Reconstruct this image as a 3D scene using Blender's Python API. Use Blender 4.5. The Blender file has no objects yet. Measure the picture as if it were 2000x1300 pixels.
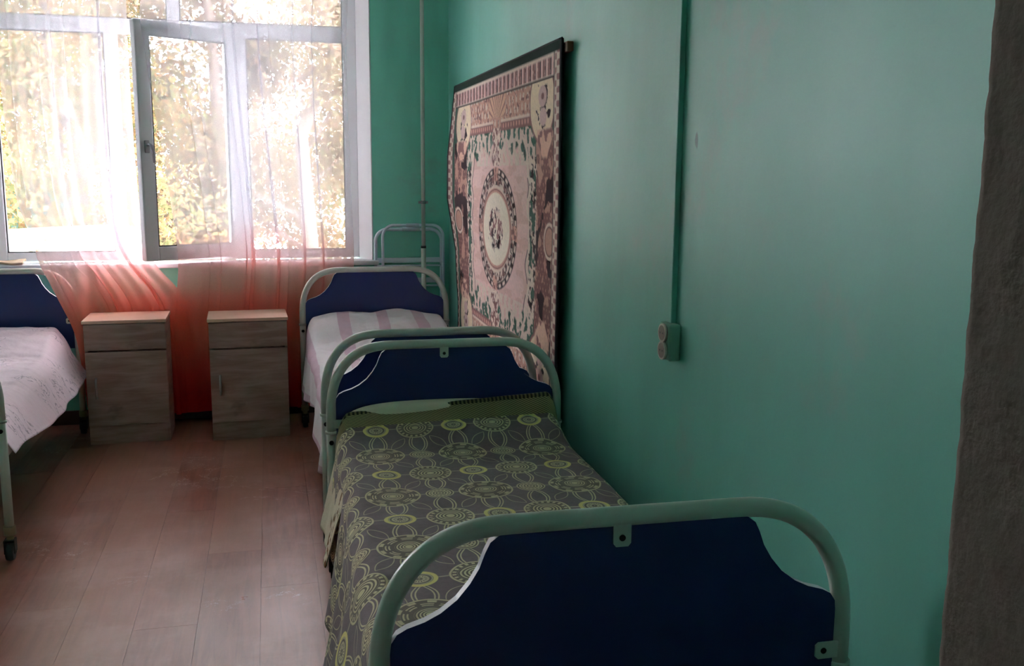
import bpy, bmesh, math, random
import numpy as np
from mathutils import Vector, Matrix

random.seed(7); RNG = np.random.default_rng(11)
SC = bpy.context.scene
COL = SC.collection
PI = math.pi

# ------------------------------------------------------------------ camera, sky, exposure
CAM_H = 1.5
R_RIGHT = Vector((0.9700783804, -0.2426714513, 0.0076486971))
R_UP = Vector((0.0321918923, 0.1597842224, 0.9866269226))
R_FWD = Vector((0.2406483284, 0.9568592211, -0.1628152729))
cd = bpy.data.cameras.new('camera'); cam = bpy.data.objects.new('camera', cd); COL.objects.link(cam)
cd.sensor_fit = 'HORIZONTAL'; cd.sensor_width = 36.0; cd.lens = 1883.64 * 36.0 / 2000.0
cd.clip_start = 0.02; cd.clip_end = 200
m = Matrix((R_RIGHT, R_UP, -R_FWD)).transposed().to_4x4(); m.translation = (0, 0, CAM_H)
cam.matrix_world = m
SC.camera = cam

SKY = 14.5
world = bpy.data.worlds.new('overcast_sky'); SC.world = world; world.use_nodes = True
bg = world.node_tree.nodes['Background']
bg.inputs[0].default_value = (1.0, 0.935, 0.995, 1); bg.inputs[1].default_value = SKY
SC.view_settings.view_transform = 'Standard'
try: SC.view_settings.look = 'None'
except Exception: pass
SC.view_settings.gamma = 1.0
SC.view_settings.use_curve_mapping = False
SC.view_settings.exposure = 1.15
SC.cycles.max_bounces = 10; SC.cycles.diffuse_bounces = 6; SC.cycles.transmission_bounces = 6
SC.cycles.transparent_max_bounces = 24
SC.cycles.use_denoising = True
SC.cycles.sample_clamp_indirect = 8.0

# ------------------------------------------------------------------ helpers
def lin(r, g, b):
    f = lambda c: (c/255/12.92) if c/255 <= 0.04045 else ((c/255+0.055)/1.055)**2.4
    return (f(r), f(g), f(b))

class N:
    """operator overloading over shader math nodes"""
    def __init__(s, nt, sock): s.nt, s.s = nt, sock
    def _op(s, op, a, b=None, c=None):
        n = s.nt.nodes.new('ShaderNodeMath'); n.operation = op
        for i, v in enumerate((a, b, c)):
            if v is None: continue
            if isinstance(v, N): s.nt.links.new(v.s, n.inputs[i])
            else: n.inputs[i].default_value = float(v)
        return N(s.nt, n.outputs[0])
    def __add__(s, o): return s._op('ADD', s, o)
    __radd__ = __add__
    def __sub__(s, o): return s._op('SUBTRACT', s, o)
    def __rsub__(s, o): return s._op('SUBTRACT', o, s)
    def __mul__(s, o): return s._op('MULTIPLY', s, o)
    __rmul__ = __mul__
    def __truediv__(s, o): return s._op('DIVIDE', s, o)
    def abs(s): return s._op('ABSOLUTE', s)
    def sqrt(s): return s._op('SQRT', s)
    def cos(s): return s._op('COSINE', s)
    def sin(s): return s._op('SINE', s)
    def round(s): return s._op('ROUND', s)
    def atan2(s, o): return s._op('ARCTAN2', s, o)
    def max(s, o): return s._op('MAXIMUM', s, o)
    def min(s, o): return s._op('MINIMUM', s, o)
    def lt(s, o): return s._op('LESS_THAN', s, o)
    def gt(s, o): return s._op('GREATER_THAN', s, o)
    def sm(s, a, b):
        n = s.nt.nodes.new('ShaderNodeMapRange'); n.interpolation_type = 'SMOOTHSTEP'
        s.nt.links.new(s.s, n.inputs[0])
        n.inputs[1].default_value = a; n.inputs[2].default_value = b
        n.inputs[3].default_value = 0; n.inputs[4].default_value = 1
        return N(s.nt, n.outputs[0])

class M:
    """one node material around a Principled shader"""
    def __init__(s, name, col=(0.5, 0.5, 0.5), rough=0.6, spec=0.5, metal=0.0):
        s.m = bpy.data.materials.new(name); s.m.use_nodes = True
        s.nt = s.m.node_tree; s.b = s.nt.nodes['Principled BSDF']
        s.b.inputs['Base Color'].default_value = (*col, 1)
        s.b.inputs['Roughness'].default_value = rough
        s.b.inputs['Metallic'].default_value = metal
        s.b.inputs['Specular IOR Level'].default_value = spec
        s.out = s.nt.nodes['Material Output']; s._co = None
    def node(s, t): return s.nt.nodes.new(t)
    def link(s, a, b): s.nt.links.new(a.s if isinstance(a, N) else a, b)
    def co(s, kind='Object'):
        if s._co is None: s._co = s.node('ShaderNodeTexCoord')
        return s._co.outputs[kind]
    def mapped(s, scale=(1, 1, 1), loc=(0, 0, 0), kind='Object', rot=(0, 0, 0)):
        mp = s.node('ShaderNodeMapping'); s.link(s.co(kind), mp.inputs[0])
        mp.inputs['Scale'].default_value = scale; mp.inputs['Location'].default_value = loc
        mp.inputs['Rotation'].default_value = rot
        return mp.outputs[0]
    def noise(s, scale, detail=3, rough=0.5, vec=None, dist=0.0):
        n = s.node('ShaderNodeTexNoise'); n.inputs['Scale'].default_value = scale
        n.inputs['Detail'].default_value = detail; n.inputs['Roughness'].default_value = rough
        n.inputs['Distortion'].default_value = dist
        s.link(vec if vec is not None else s.co(), n.inputs['Vector'])
        return N(s.nt, n.outputs['Fac'])
    def mix(s, fac, a, b, mode='MIX'):
        n = s.node('ShaderNodeMix'); n.data_type = 'RGBA'; n.blend_type = mode
        for v, i in ((fac, 0), (a, 6), (b, 7)):
            if isinstance(v, (tuple, list)): n.inputs[i].default_value = (*v, 1)
            elif isinstance(v, (int, float)): n.inputs[i].default_value = v
            else: s.link(v, n.inputs[i])
        return n.outputs[2]
    def xyz(s, vec):
        n = s.node('ShaderNodeSeparateXYZ'); s.link(vec, n.inputs[0])
        return [N(s.nt, o) for o in n.outputs]
    def color(s, sock): s.link(sock, s.b.inputs['Base Color']); return s
    def rough(s, sock): s.link(sock, s.b.inputs['Roughness']); return s
    def bump(s, h, strength=0.3, dist=0.01):
        n = s.node('ShaderNodeBump'); n.inputs['Strength'].default_value = strength
        n.inputs['Distance'].default_value = dist
        s.link(h, n.inputs['Height']); s.link(n.outputs[0], s.b.inputs['Normal']); return s

def add(name, me, mat=None, parent=None, smooth=False):
    o = bpy.data.objects.new(name, me); COL.objects.link(o)
    if mat is not None:
        for x in (mat if isinstance(mat, (list, tuple)) else [mat]):
            me.materials.append(x.m if isinstance(x, M) else x)
    if parent is not None: o.parent = parent
    if smooth: me.polygons.foreach_set('use_smooth', [True]*len(me.polygons))
    return o

def tag(o, label=None, cat=None, group=None, kind=None):
    if label: o['label'] = label
    if cat: o['category'] = cat
    if group: o['group'] = group
    if kind: o['kind'] = kind
    return o

def root(name, loc=(0, 0, 0), rz=0.0):
    o = bpy.data.objects.new(name, None); COL.objects.link(o)
    o.location = loc; o.rotation_euler = (0, 0, rz); o.empty_display_size = 0.1
    return o

class B:
    """collects boxes, tubes and prisms into one mesh"""
    def __init__(s): s.v, s.f, s.mi, s.sm = [], [], [], []
    def raw(s, v, f, mi=0, smooth=False):
        k = len(s.v); s.v += [tuple(map(float, p)) for p in v]
        for q in f: s.f.append([k+i for i in q]); s.mi.append(mi); s.sm.append(smooth)
        return s
    def box(s, x0, x1, y0, y1, z0, z1, mi=0, rot=None, bev=0.0):
        bm = bmesh.new(); bmesh.ops.create_cube(bm, size=1)
        for v in bm.verts:
            v.co = ((x0+x1)/2+v.co.x*(x1-x0), (y0+y1)/2+v.co.y*(y1-y0), (z0+z1)/2+v.co.z*(z1-z0))
        if bev > 0: bmesh.ops.bevel(bm, geom=list(bm.edges), offset=bev, segments=2, profile=0.5, affect='EDGES')
        bm.verts.index_update()
        vs = [v.co.copy() for v in bm.verts]
        if rot is not None: vs = [rot @ v for v in vs]
        s.raw(vs, [[v.index for v in f.verts] for f in bm.faces], mi); bm.free()
        return s
    def prism(s, poly, z0, z1, mi=0, axis='z', cap=None, bev=0):
        n = len(poly)
        def P(a, b, c): return {'z': (a, b, c), 'y': (a, c, b), 'x': (c, a, b)}[axis]
        v = [P(a, b, z0) for a, b in poly]+[P(a, b, z1) for a, b in poly]
        s.raw(v, [[i, (i+1) % n, n+(i+1) % n, n+i] for i in range(n)], mi)
        k = len(s.v)-2*n
        for q in ([k+i for i in range(n)][::-1], [k+n+i for i in range(n)]):
            s.f.append(q); s.mi.append(mi if cap is None else cap); s.sm.append(False)
        return s
    def tube(s, pts, r, seg=14, mi=0, closed=False, caps=True):
        pts = [Vector(p) for p in pts]; n = len(pts)
        rr = r if isinstance(r, (list, tuple)) else [r]*n
        T = []
        for i in range(n):
            if closed: t = pts[(i+1) % n]-pts[i-1]
            else: t = pts[min(i+1, n-1)]-pts[max(i-1, 0)]
            T.append(t.normalized())
        up = Vector((0, 0, 1)) if abs(T[0].z) < 0.9 else Vector((0, 1, 0))
        nx = T[0].cross(up).normalized(); v = []
        for i in range(n):
            if i: nx = (nx-T[i]*nx.dot(T[i])).normalized()
            ny = T[i].cross(nx)
            for k in range(seg):
                a = 2*PI*k/seg; v.append(pts[i]+(nx*math.cos(a)+ny*math.sin(a))*rr[i])
        f = []
        for i in range(n if closed else n-1):
            j = (i+1) % n
            for k in range(seg): f.append([i*seg+k, i*seg+(k+1) % seg, j*seg+(k+1) % seg, j*seg+k])
        s.raw(v, f, mi, True)
        if caps and not closed:
            k = len(s.v)-n*seg
            for q in ([k+i for i in range(seg)][::-1], [k+(n-1)*seg+i for i in range(seg)]):
                s.f.append(q); s.mi.append(mi); s.sm.append(False)
        return s
    def build(s, name, mat, parent=None, fix=True):
        me = bpy.data.meshes.new(name); me.from_pydata(s.v, [], s.f)
        me.polygons.foreach_set('material_index', s.mi); me.polygons.foreach_set('use_smooth', s.sm)
        if fix:
            bm = bmesh.new(); bm.from_mesh(me); bmesh.ops.recalc_face_normals(bm, faces=bm.faces); bm.to_mesh(me); bm.free()
        me.update()
        return add(name, me, mat, parent)

def grid_mesh(name, P, mat, parent=None, uv=None, smooth=True, colors=None):
    """P: (nv, nu, 3) array of points"""
    nv, nu = P.shape[:2]
    idx = np.arange(nv*nu).reshape(nv, nu)
    q = np.stack([idx[:-1, :-1], idx[:-1, 1:], idx[1:, 1:], idx[1:, :-1]], -1).reshape(-1, 4)
    me = bpy.data.meshes.new(name)
    me.vertices.add(nv*nu); me.vertices.foreach_set('co', P.reshape(-1).astype(np.float32))
    me.loops.add(q.size); me.loops.foreach_set('vertex_index', q.reshape(-1).astype(np.int32))
    me.polygons.add(len(q))
    me.polygons.foreach_set('loop_start', np.arange(0, q.size, 4, dtype=np.int32))
    me.polygons.foreach_set('loop_total', np.full(len(q), 4, np.int32))
    me.update(calc_edges=True); me.validate()
    if uv is not None:
        l = me.uv_layers.new(name='UVMap')
        l.data.foreach_set('uv', uv.reshape(-1, 2)[q.reshape(-1)].reshape(-1).astype(np.float32))
    if colors is not None:
        ca = me.color_attributes.new('dye', 'FLOAT_COLOR', 'POINT')
        c = np.ones((nv*nu, 4), np.float32); c[:, :3] = colors.reshape(-1, 3)
        ca.data.foreach_set('color', c.reshape(-1))
    return add(name, me, mat, parent, smooth)

def vnoise(x, y, seed, size=64):
    g = np.random.default_rng(seed).random((size, size))
    xi, yi = np.floor(x).astype(int), np.floor(y).astype(int)
    fx, fy = x-xi, y-yi; fx = fx*fx*(3-2*fx); fy = fy*fy*(3-2*fy)
    a, b = g[yi % size, xi % size], g[yi % size, (xi+1) % size]
    c, d = g[(yi+1) % size, xi % size], g[(yi+1) % size, (xi+1) % size]
    return (a*(1-fx)+b*fx)*(1-fy)+(c*(1-fx)+d*fx)*fy
def fnoise(x, y, seed, o=3):
    t, a, s = 0, 0.5, 0
    for k in range(o): t = t+a*vnoise(x*2**k, y*2**k, seed+k); s += a; a *= 0.5
    return t/s
def sstep(a, b, x):
    t = np.clip((np.asarray(x, float)-a)/(b-a), 0, 1); return t*t*(3-2*t)

# ------------------------------------------------------------------ materials
def wall_paint(name, c0, c1):
    k = M(name, rough=0.36, spec=0.5)
    base = k.mix(k.noise(1.3, 4), c0, c1)
    streak = k.noise(5, 3, vec=k.mapped((1, 1, 0.25))).sm(0.45, 0.75)
    base = k.mix(streak*0.3, base, lin(102, 170, 150))
    st = k.noise(2.1, 5, 0.6, vec=k.mapped(loc=(3, 1.7, 5))).sm(0.58, 0.74)
    base = k.mix(st*0.4, base, lin(160, 154, 150))
    ch = k.noise(9, 2, vec=k.mapped((1, 1, 0.45), (7, 3, 1))).sm(0.755, 0.775)
    base = k.mix(ch*0.7, base, lin(40, 84, 74))
    k.color(base)
    h = k.noise(30, 4)*0.5+k.noise(6, 3)
    k.bump(h, 0.12, 0.010)
    k.rough(k.noise(4, 3)*0.16+0.36)
    return k
TEAL = wall_paint('teal_oil_paint', lin(106, 184, 166), lin(122, 194, 178))
TEAL_BRIGHTENED = wall_paint('teal_oil_paint_brightened', lin(126, 212, 188), lin(138, 220, 198))  # teal brightened in colour to stand in for missing light on the back wall
def plaster(name, c0, c1, sc, bs, dist, rough=0.85):
    k = M(name, rough=rough, spec=0.3)
    k.color(k.mix(k.noise(sc*0.4, 4), c0, c1)); k.bump(k.noise(sc, 4), bs, dist); return k
WHITE_PL = plaster('white_reveal_paint', lin(232, 230, 232), lin(243, 241, 243), 14, 0.15, 0.01, 0.5)
CEIL = plaster('ceiling_whitewash', lin(232, 232, 230), lin(240, 240, 238), 10, 0.1, 0.01)
GREY_PL = plaster('rough_grey_plaster', lin(108, 102, 92), lin(122, 114, 104), 45, 0.28, 0.02, 0.8)
DARK = M('dark_brown_paint', lin(60, 38, 36), 0.5)
PVC = M('white_plastic_frame', lin(226, 226, 230), 0.35)
SEAL = M('black_rubber_seal', lin(40, 40, 46), 0.6)
def enamel():
    k = M('cream_enamel_tube', lin(212, 214, 206), 0.28, 0.5)
    k.color(k.mix(k.noise(14, 3), lin(206, 210, 200), lin(220, 221, 213)))
    return k
ENAMEL = enamel()
BLUE = M('navy_laminate', lin(44, 62, 132), 0.38, 0.45)
BLUE.color(BLUE.mix(BLUE.noise(420, 2), lin(34, 50, 104), lin(46, 62, 120)))
EDGE = M('white_edge_band', lin(226, 222, 232), 0.3)
BLACK = M('black_rubber', lin(26, 25, 26), 0.55)
STEEL = M('galvanised_steel', lin(170, 172, 172), 0.35, metal=0.9)
PIPE = M('cream_painted_pipe', lin(205, 210, 198), 0.35)
COT = M('pale_blue_enamel', lin(226, 234, 244), 0.28)
RAD = M('white_radiator_enamel', lin(228, 226, 226), 0.4)

def glass():
    k = M('window_glass', rough=0.02)
    tr = k.node('ShaderNodeBsdfTransparent'); tr.inputs[0].default_value = (0.95, 0.97, 0.97, 1)
    gl = k.node('ShaderNodeBsdfGlossy'); gl.inputs['Roughness'].default_value = 0.02
    fr = k.node('ShaderNodeFresnel'); fr.inputs[0].default_value = 1.45
    mx = k.node('ShaderNodeMixShader')
    k.link(fr.outputs[0], mx.inputs[0]); k.link(tr.outputs[0], mx.inputs[1]); k.link(gl.outputs[0], mx.inputs[2])
    k.link(mx.outputs[0], k.out.inputs['Surface'])
    return k
GLASS = glass()

def plank_mat():
    k = M('printed_oak_vinyl', rough=0.36, spec=0.5)
    oi = k.node('ShaderNodeObjectInfo'); r = N(k.nt, oi.outputs['Random'])
    off = k.node('ShaderNodeVectorMath'); off.operation = 'MULTIPLY_ADD'
    k.link(k.co(), off.inputs[0]); off.inputs[1].default_value = (1, 1, 1)
    cb = k.node('ShaderNodeCombineXYZ'); k.link(r*37.0, cb.inputs[0]); k.link(r*91.0, cb.inputs[1])
    k.link(cb.outputs[0], off.inputs[2])
    mp = k.node('ShaderNodeMapping'); k.link(off.outputs[0], mp.inputs[0]); mp.inputs['Scale'].default_value = (14, 1.2, 1)
    gr = k.noise(2.4, 5, 0.65, vec=mp.outputs[0], dist=0.6)
    base = k.mix(gr.sm(0.3, 0.75), lin(148, 92, 74), lin(116, 70, 58))
    base = k.mix(r.sm(0.0, 1.0)*0.75, base, lin(156, 108, 88))
    geo = k.node('ShaderNodeNewGeometry')
    pm = k.node('ShaderNodeMapping'); k.link(geo.outputs['Position'], pm.inputs[0])
    dirt = k.noise(2.6, 5, 0.65, vec=pm.outputs[0])
    wear = dirt.sm(0.42, 0.70)
    base = k.mix(wear*0.42, base, lin(178, 142, 132))
    scf = k.noise(2.2, 6, 0.7, vec=pm.outputs[0], dist=1.2)
    scf = (1.0-(scf-0.5).abs().sm(0.002, 0.006))*k.noise(1.4, 2, vec=pm.outputs[0]).sm(0.55, 0.62)
    base = k.mix(scf*0.5, base, lin(214, 196, 188))
    sp = k.noise(11, 2, vec=pm.outputs[0]).sm(0.77, 0.80)
    base = k.mix(sp*0.7, base, lin(60, 44, 42))
    k.color(base)
    k.rough(dirt*0.22+0.21)
    k.bump(gr, 0.05, 0.004)
    return k
PLANK = plank_mat()

def grey_oak():
    k = M('grey_oak_laminate', rough=0.5, spec=0.4)
    g = k.noise(3, 5, 0.6, vec=k.mapped((1.2, 1.2, 9)), dist=0.4)
    kn = k.noise(7, 3, vec=k.mapped((0.7, 0.7, 1.2), (2, 1, 3)))
    c = k.mix(g.sm(0.3, 0.7), lin(146, 118, 106), lin(176, 150, 138))
    c = k.mix(kn.sm(0.63, 0.74)*0.6, c, lin(92, 78, 74))
    k.color(c); k.bump(g, 0.06, 0.003); return k
OAK = grey_oak()
OAKTOP = M('pale_beech_laminate', lin(214, 176, 152), 0.42)
OAKTOP.color(OAKTOP.mix(OAKTOP.noise(3, 4, vec=OAKTOP.mapped((1.2, 12, 1))), lin(206, 168, 144), lin(222, 188, 164)))

def sheer(name):
    k = M(name)
    geo = k.node('ShaderNodeNewGeometry'); x, y, z = k.xyz(geo.outputs['Position'])
    wv = k.noise(2.0, 2)*0.16
    zz = z+wv-0.08
    t1 = zz.sm(0.60, 1.30); t2 = zz.sm(0.10, 0.58)
    col = k.mix(t2, lin(232, 56, 52), lin(255, 140, 112)); col = k.mix(t1, col, lin(242, 240, 246))
    fine = k.noise(420, 1, vec=k.mapped((1, 1, 1)))
    tr = k.node('ShaderNodeBsdfTransparent'); k.link(k.mix(0.55, (1, 1, 1), col), tr.inputs[0])
    df = k.node('ShaderNodeBsdfDiffuse'); k.link(col, df.inputs[0])
    tl = k.node('ShaderNodeBsdfTranslucent'); k.link(col, tl.inputs[0])
    m1 = k.node('ShaderNodeMixShader'); m1.inputs[0].default_value = 0.20
    k.link(df.outputs[0], m1.inputs[1]); k.link(tl.outputs[0], m1.inputs[2])
    m2 = k.node('ShaderNodeMixShader')
    op = (1.0-t1)*0.20+0.41+(1.0-z.sm(0.90, 1.0))*0.12+(fine-0.5)*0.25
    k.link(op, m2.inputs[0]); k.link(tr.outputs[0], m2.inputs[1]); k.link(m1.outputs[0], m2.inputs[2])
    k.link(m2.outputs[0], k.out.inputs['Surface'])
    return k
SHEER = sheer('ombre_voile')

def coverlet_mat():
    k = M('woven_circle_coverlet', rough=0.9, spec=0.1)
    u, v, _ = k.xyz(k.co('UV'))
    wob = k.noise(5, 2, vec=k.co('UV'))
    u = u+(wob-0.5)*0.012
    PX, PY = 0.28, 0.40
    def lat(ox, oy):
        a, b = u-ox, v-oy
        a = a-(a/PX).round()*PX; b = b-(b/PY).round()*PY
        return a, b, (a*a+b*b).sqrt(), b.atan2(a)
    def line(d, w): return 1.0-d.abs().sm(w*0.55, w*1.25)
    def inside(r, R): return 1.0-r.sm(R-0.0012, R+0.0012)
    def outside(r, R): return r.sm(R-0.0012, R+0.0012)
    def rings(r, per, ph=0.0): return ((r*(2*PI/per)+ph).cos()).sm(-0.35, 0.45)
    def ang(t, n, lo=-0.2, hi=0.3): return (t*n).cos().sm(lo, hi)
    la, lb = lat(0, 0), lat(0.14, 0.20)
    sa, sb = lat(0.14, 0), lat(0, 0.20)
    allr = [(la[2], 0.068), (lb[2], 0.083), (sa[2], 0.045), (sb[2], 0.043)]
    out = None
    for r, R in allr: out = outside(r, R) if out is None else out*outside(r, R)
    # connecting double loops between vertical neighbours, leaves on the diagonals, short bars along rows
    cx = u-(u/0.14).round()*0.14; cy = (v-0.10)-((v-0.10)/0.20).round()*0.20
    curve = cx.abs()-(cy*cy*-6.0+0.031)
    loops = line(curve, 0.0022).max(line(curve+0.009, 0.0022))*(1.0-cy.abs().sm(0.05, 0.06))
    bar = line(v-(v/0.20).round()*0.20, 0.0035)*0.6
    def leaf(ox, oy, ang_):
        a, b = u-ox, v-oy
        a = a-(a/PX).round()*PX; b = b-(b/PY).round()*PY
        c, s_ = math.cos(ang_), math.sin(ang_)
        p, q = a*c+b*s_, b*c-a*s_
        w = p*p*-9.0+0.017
        return line(q.abs()-w, 0.0017)*(1.0-p.abs().sm(0.042, 0.046))
    lv = leaf(0.07, 0.10, 0.95).max(leaf(0.21, 0.30, 0.95)).max(leaf(0.21, 0.10, -0.95)).max(leaf(0.07, 0.30, -0.95))
    lines = (loops.max(lv*0.75).max(bar))*out
    # medallions
    _, _, r, t = la
    A = inside(r, 0.068)
    a_l = (line(r-0.065, 0.0035)).max(rings(r, 0.0098)*inside(r, 0.047)).max(ang(t, 20)*inside(r, 0.060)*outside(r, 0.050)).max(inside(r, 0.008))
    _, _, r, t = lb
    Bm = inside(r, 0.083)
    b_l = line(r-0.080, 0.0032).max(ang(t, 9, 0.0, 0.4)*inside(r, 0.076)*outside(r, 0.066)).max(rings(r, 0.0085)*inside(r, 0.066)*outside(r, 0.046)*ang(t, 8, -0.7, -0.4)).max(rings(r, 0.0080, 1.0)*inside(r, 0.037)).max(inside(r, 0.010))
    _, _, r, t = sa
    Sa = inside(r, 0.045)
    sa_l = (inside(r, 0.033)*(rings(r, 0.0105)*0.75).max(ang(t, 16)*inside(r, 0.022)*outside(r, 0.011)))
    sa_y = outside(r, 0.0335)*Sa
    _, _, r, t = sb
    Sb = inside(r, 0.043)
    sb_l = rings(r, 0.0088, 2.0).max(ang(t, 14)*0.8*inside(r, 0.03)*outside(r, 0.02))
    dark = k.mix(k.noise(60, 3, vec=k.co('UV')), lin(116, 100, 106), lin(140, 124, 128))
    khaki = k.mix(k.noise(90, 2, vec=k.co('UV')), lin(222, 208, 168), lin(244, 232, 194))
    brown = lin(122, 108, 92)
    med = A.max(Bm).max(Sa).max(Sb)
    base = k.mix(med*0.65, dark, brown)
    L = lines.max(A*a_l).max(Bm*b_l).max(Sa*sa_l).max(Sb*sb_l)
    c = k.mix(L*0.9, base, khaki)
    c = k.mix(sa_y*0.95, c, lin(246, 232, 152))
    # ribbed knitted band along the head end and the dark turned hem
    rib = ((v*900.0+u*450.0).sin()).sm(-0.3, 0.5)
    ribc = k.mix(rib, lin(104, 94, 72), lin(190, 176, 132))
    c = k.mix(v.gt(1.635), c, ribc)
    edge = v.gt(1.690)
    dots = ((u*420.0).sin()).sm(-0.2, 0.3)
    c = k.mix(edge, c, k.mix(dots, lin(46, 42, 32), lin(128, 116, 82)))
    c = k.mix((1.0-u.sm(-0.66, -0.645)), c, lin(78, 66, 58))
    k.color(c)
    k.bump(L*0.6+k.noise(300, 2, vec=k.co('UV'))*0.4, 0.35, 0.004)
    k.b.inputs['Sheen Weight'].default_value = 0.15
    return k
COVER = coverlet_mat()

def stripe_sheet():
    k = M('striped_cotton', rough=0.85, spec=0.2)
    u, v, _ = k.xyz(k.co('UV'))
    w = u+(k.noise(1.5, 2, vec=k.co('UV'))-0.5)*0.10
    d = (w-0.02)-((w-0.02)/0.225).round()*0.225
    s1 = 1.0-d.abs().sm(0.030, 0.036)
    c = k.mix(s1*0.8, lin(232, 226, 230), lin(206, 172, 190))
    k.color(c); k.bump(k.noise(14, 4, vec=k.co('UV'))+k.noise(260, 2, vec=k.co('UV'))*0.1, 0.35, 0.02)
    return k
STRIPE = stripe_sheet()
def floral_sheet(name, bgc, c1, thr, sc):
    k = M(name, rough=0.85, spec=0.2)
    uv = k.co('UV')
    n = k.noise(sc, 4, 0.6, vec=uv, dist=1.6)
    ln = 1.0-(n-0.5).abs().sm(0.006, 0.016)
    mask = k.noise(sc*0.35, 2, vec=uv).sm(thr, thr+0.05)
    c = k.mix(ln*mask*0.75, bgc, c1)
    k.color(c); k.bump(k.noise(12, 4, vec=uv), 0.35, 0.02); return k
FLORAL = floral_sheet('faded_floral_cotton', lin(232, 216, 224), lin(138, 126, 140), 0.46, 7)
def beige_sheet():
    k = M('beige_sheet_with_brown_print', rough=0.85, spec=0.2)
    uv = k.co('UV')
    n = k.noise(17, 3, 0.6, vec=uv, dist=1.0); bl = k.noise(5.5, 1, vec=k.mapped((1, 1, 1), (0.35, 0.2, 0), 'UV')).sm(0.55, 0.62)
    c = k.mix(n.sm(0.47, 0.52)*bl, lin(238, 224, 200), lin(136, 96, 52))
    k.color(c); k.bump(k.noise(16, 4, vec=uv), 0.3, 0.02); return k
BEIGE = beige_sheet()

# ------------------------------------------------------------------ the room
XW, XL, YB, ZC = 1.110, -4.75, 6.08, 3.0
YF = 0.74
def struct(o, label=None): o['kind'] = 'structure'; return o

fl = struct(B().box(XL-0.1, XW+0.1, -2.2, 6.5, -0.12, -0.006).build('floor', M('grey_screed', lin(90, 70, 60), 0.7)))
# planks
pw = 0.2055
x_edges = [-0.277+pw*k for k in range(-23, 8)]
proto = {}
for i, x0 in enumerate(x_edges):
    xa, xb = max(x0, XL), min(x0+pw, XW)
    if xb-xa < 0.02: continue
    off = {23: 4.97, 22: 4.35, 24: 4.6}.get(i, None)
    y = (off-1.15*4) if off else YF-1.15*random.random()-0.3
    y = y if y < YF else y-1.15
    while y < YB:
        L = 1.15
        ya, yb = max(y, 0.0), min(y+L, YB)
        if yb-ya > 0.03:
            key = (round(xb-xa, 4), round(yb-ya, 3))
            if key not in proto:
                o = B().box(-(xb-xa)/2+0.0004, (xb-xa)/2-0.0004, -(yb-ya)/2+0.0005, (yb-ya)/2-0.0005, -0.006, 0.0).build('plank', PLANK)
                proto[key] = o.data
            else:
                o = bpy.data.objects.new('plank', proto[key]); COL.objects.link(o)
            o.parent = fl; o.location = ((xa+xb)/2, (ya+yb)/2, 0)
        y += L

struct(B().box(XL-0.2, XW+0.2, -2.2, 6.5, ZC, ZC+0.12).build('ceiling', CEIL))
struct(B().box(XW, XW+0.15, -2.2, 6.45, 0, ZC).build('wall_right', TEAL))
struct(B().box(XL-0.15, XL, -2.2, 6.45, 0, ZC).build('wall_left', TEAL))
# back wall with a splayed window opening
WX0, WX1, WZ0, WZ1 = -1.572, 0.556, 0.965, 2.93
SP = 0.072
wb = B()
V0, V1 = -3.30, -2.212
wb.prism([(XL, YB), (V0-SP, YB), (V0, 6.225), (V0, 6.45), (XL, 6.45)], 0, ZC)
wb.prism([(V1+SP, YB), (WX0-SP, YB), (WX0, 6.225), (WX0, 6.45), (V1, 6.45), (V1, 6.225)], 0, ZC)
wb.box(V0-SP, V1+SP, YB, 6.45, 0, WZ0-0.035)
wb.box(V0-SP, V1+SP, YB, 6.45, WZ1, ZC)
wb.prism([(WX1+SP, YB), (XW, YB), (XW, 6.45), (WX1, 6.45), (WX1, 6.225)], 0, ZC)
wb.box(WX0-SP, WX1+SP, YB, 6.45, 0, WZ0-0.035)
wb.box(WX0-SP, WX1+SP, YB, 6.45, WZ1, ZC)
struct(wb.build('wall_back', TEAL_BRIGHTENED))
rv = B()
for s, xe in ((1, WX1), (-1, WX0), (1, V1), (-1, V0)):
    rv.prism([(xe+s*SP, YB-0.002), (xe+s*(SP-0.006), YB-0.003), (xe-s*0.006, 6.225), (xe, 6.225)], WZ0-0.03, WZ1)
rv.box(WX0-SP, WX1+SP, YB-0.001, 6.225, WZ1-0.006, WZ1)
struct(rv.build('trim_1', WHITE_PL))
# front wall with the doorway the camera looks through
wf = B()
wf.box(0.622, XW, 0.40, YF, 0, ZC).box(XL, -0.62, 0.40, YF, 0, ZC).box(-0.62, 0.622, 0.40, YF, 2.3, ZC)
struct(wf.build('wall_front', TEAL))
# rough plaster on the jamb beside the camera
yy = np.linspace(0.40, YF-0.012, 60); zz = np.linspace(0, 2.3, 520)
Yg, Zg = np.meshgrid(yy, zz)
disp = 0.0035*fnoise(Yg*45+Zg*9, Zg*45, 5, 3)+0.0012*fnoise(Yg*160, Zg*120, 9, 2)
Xg = 0.606-disp
Yg = Yg+(sstep(YF-0.05, YF-0.012, Yg))*0.004*(fnoise(Zg*40, Zg*0+3, 21, 3)-0.5)*0.5
Pg = np.stack([Xg, Yg, Zg], -1)
Pe = Pg[:, -1:, :].copy(); Pe[:, :, 0] = 0.623; Pe[:, :, 1] += 0.002
struct(grid_mesh('trim_2', np.concatenate([Pg, Pe], 1), GREY_PL))
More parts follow.
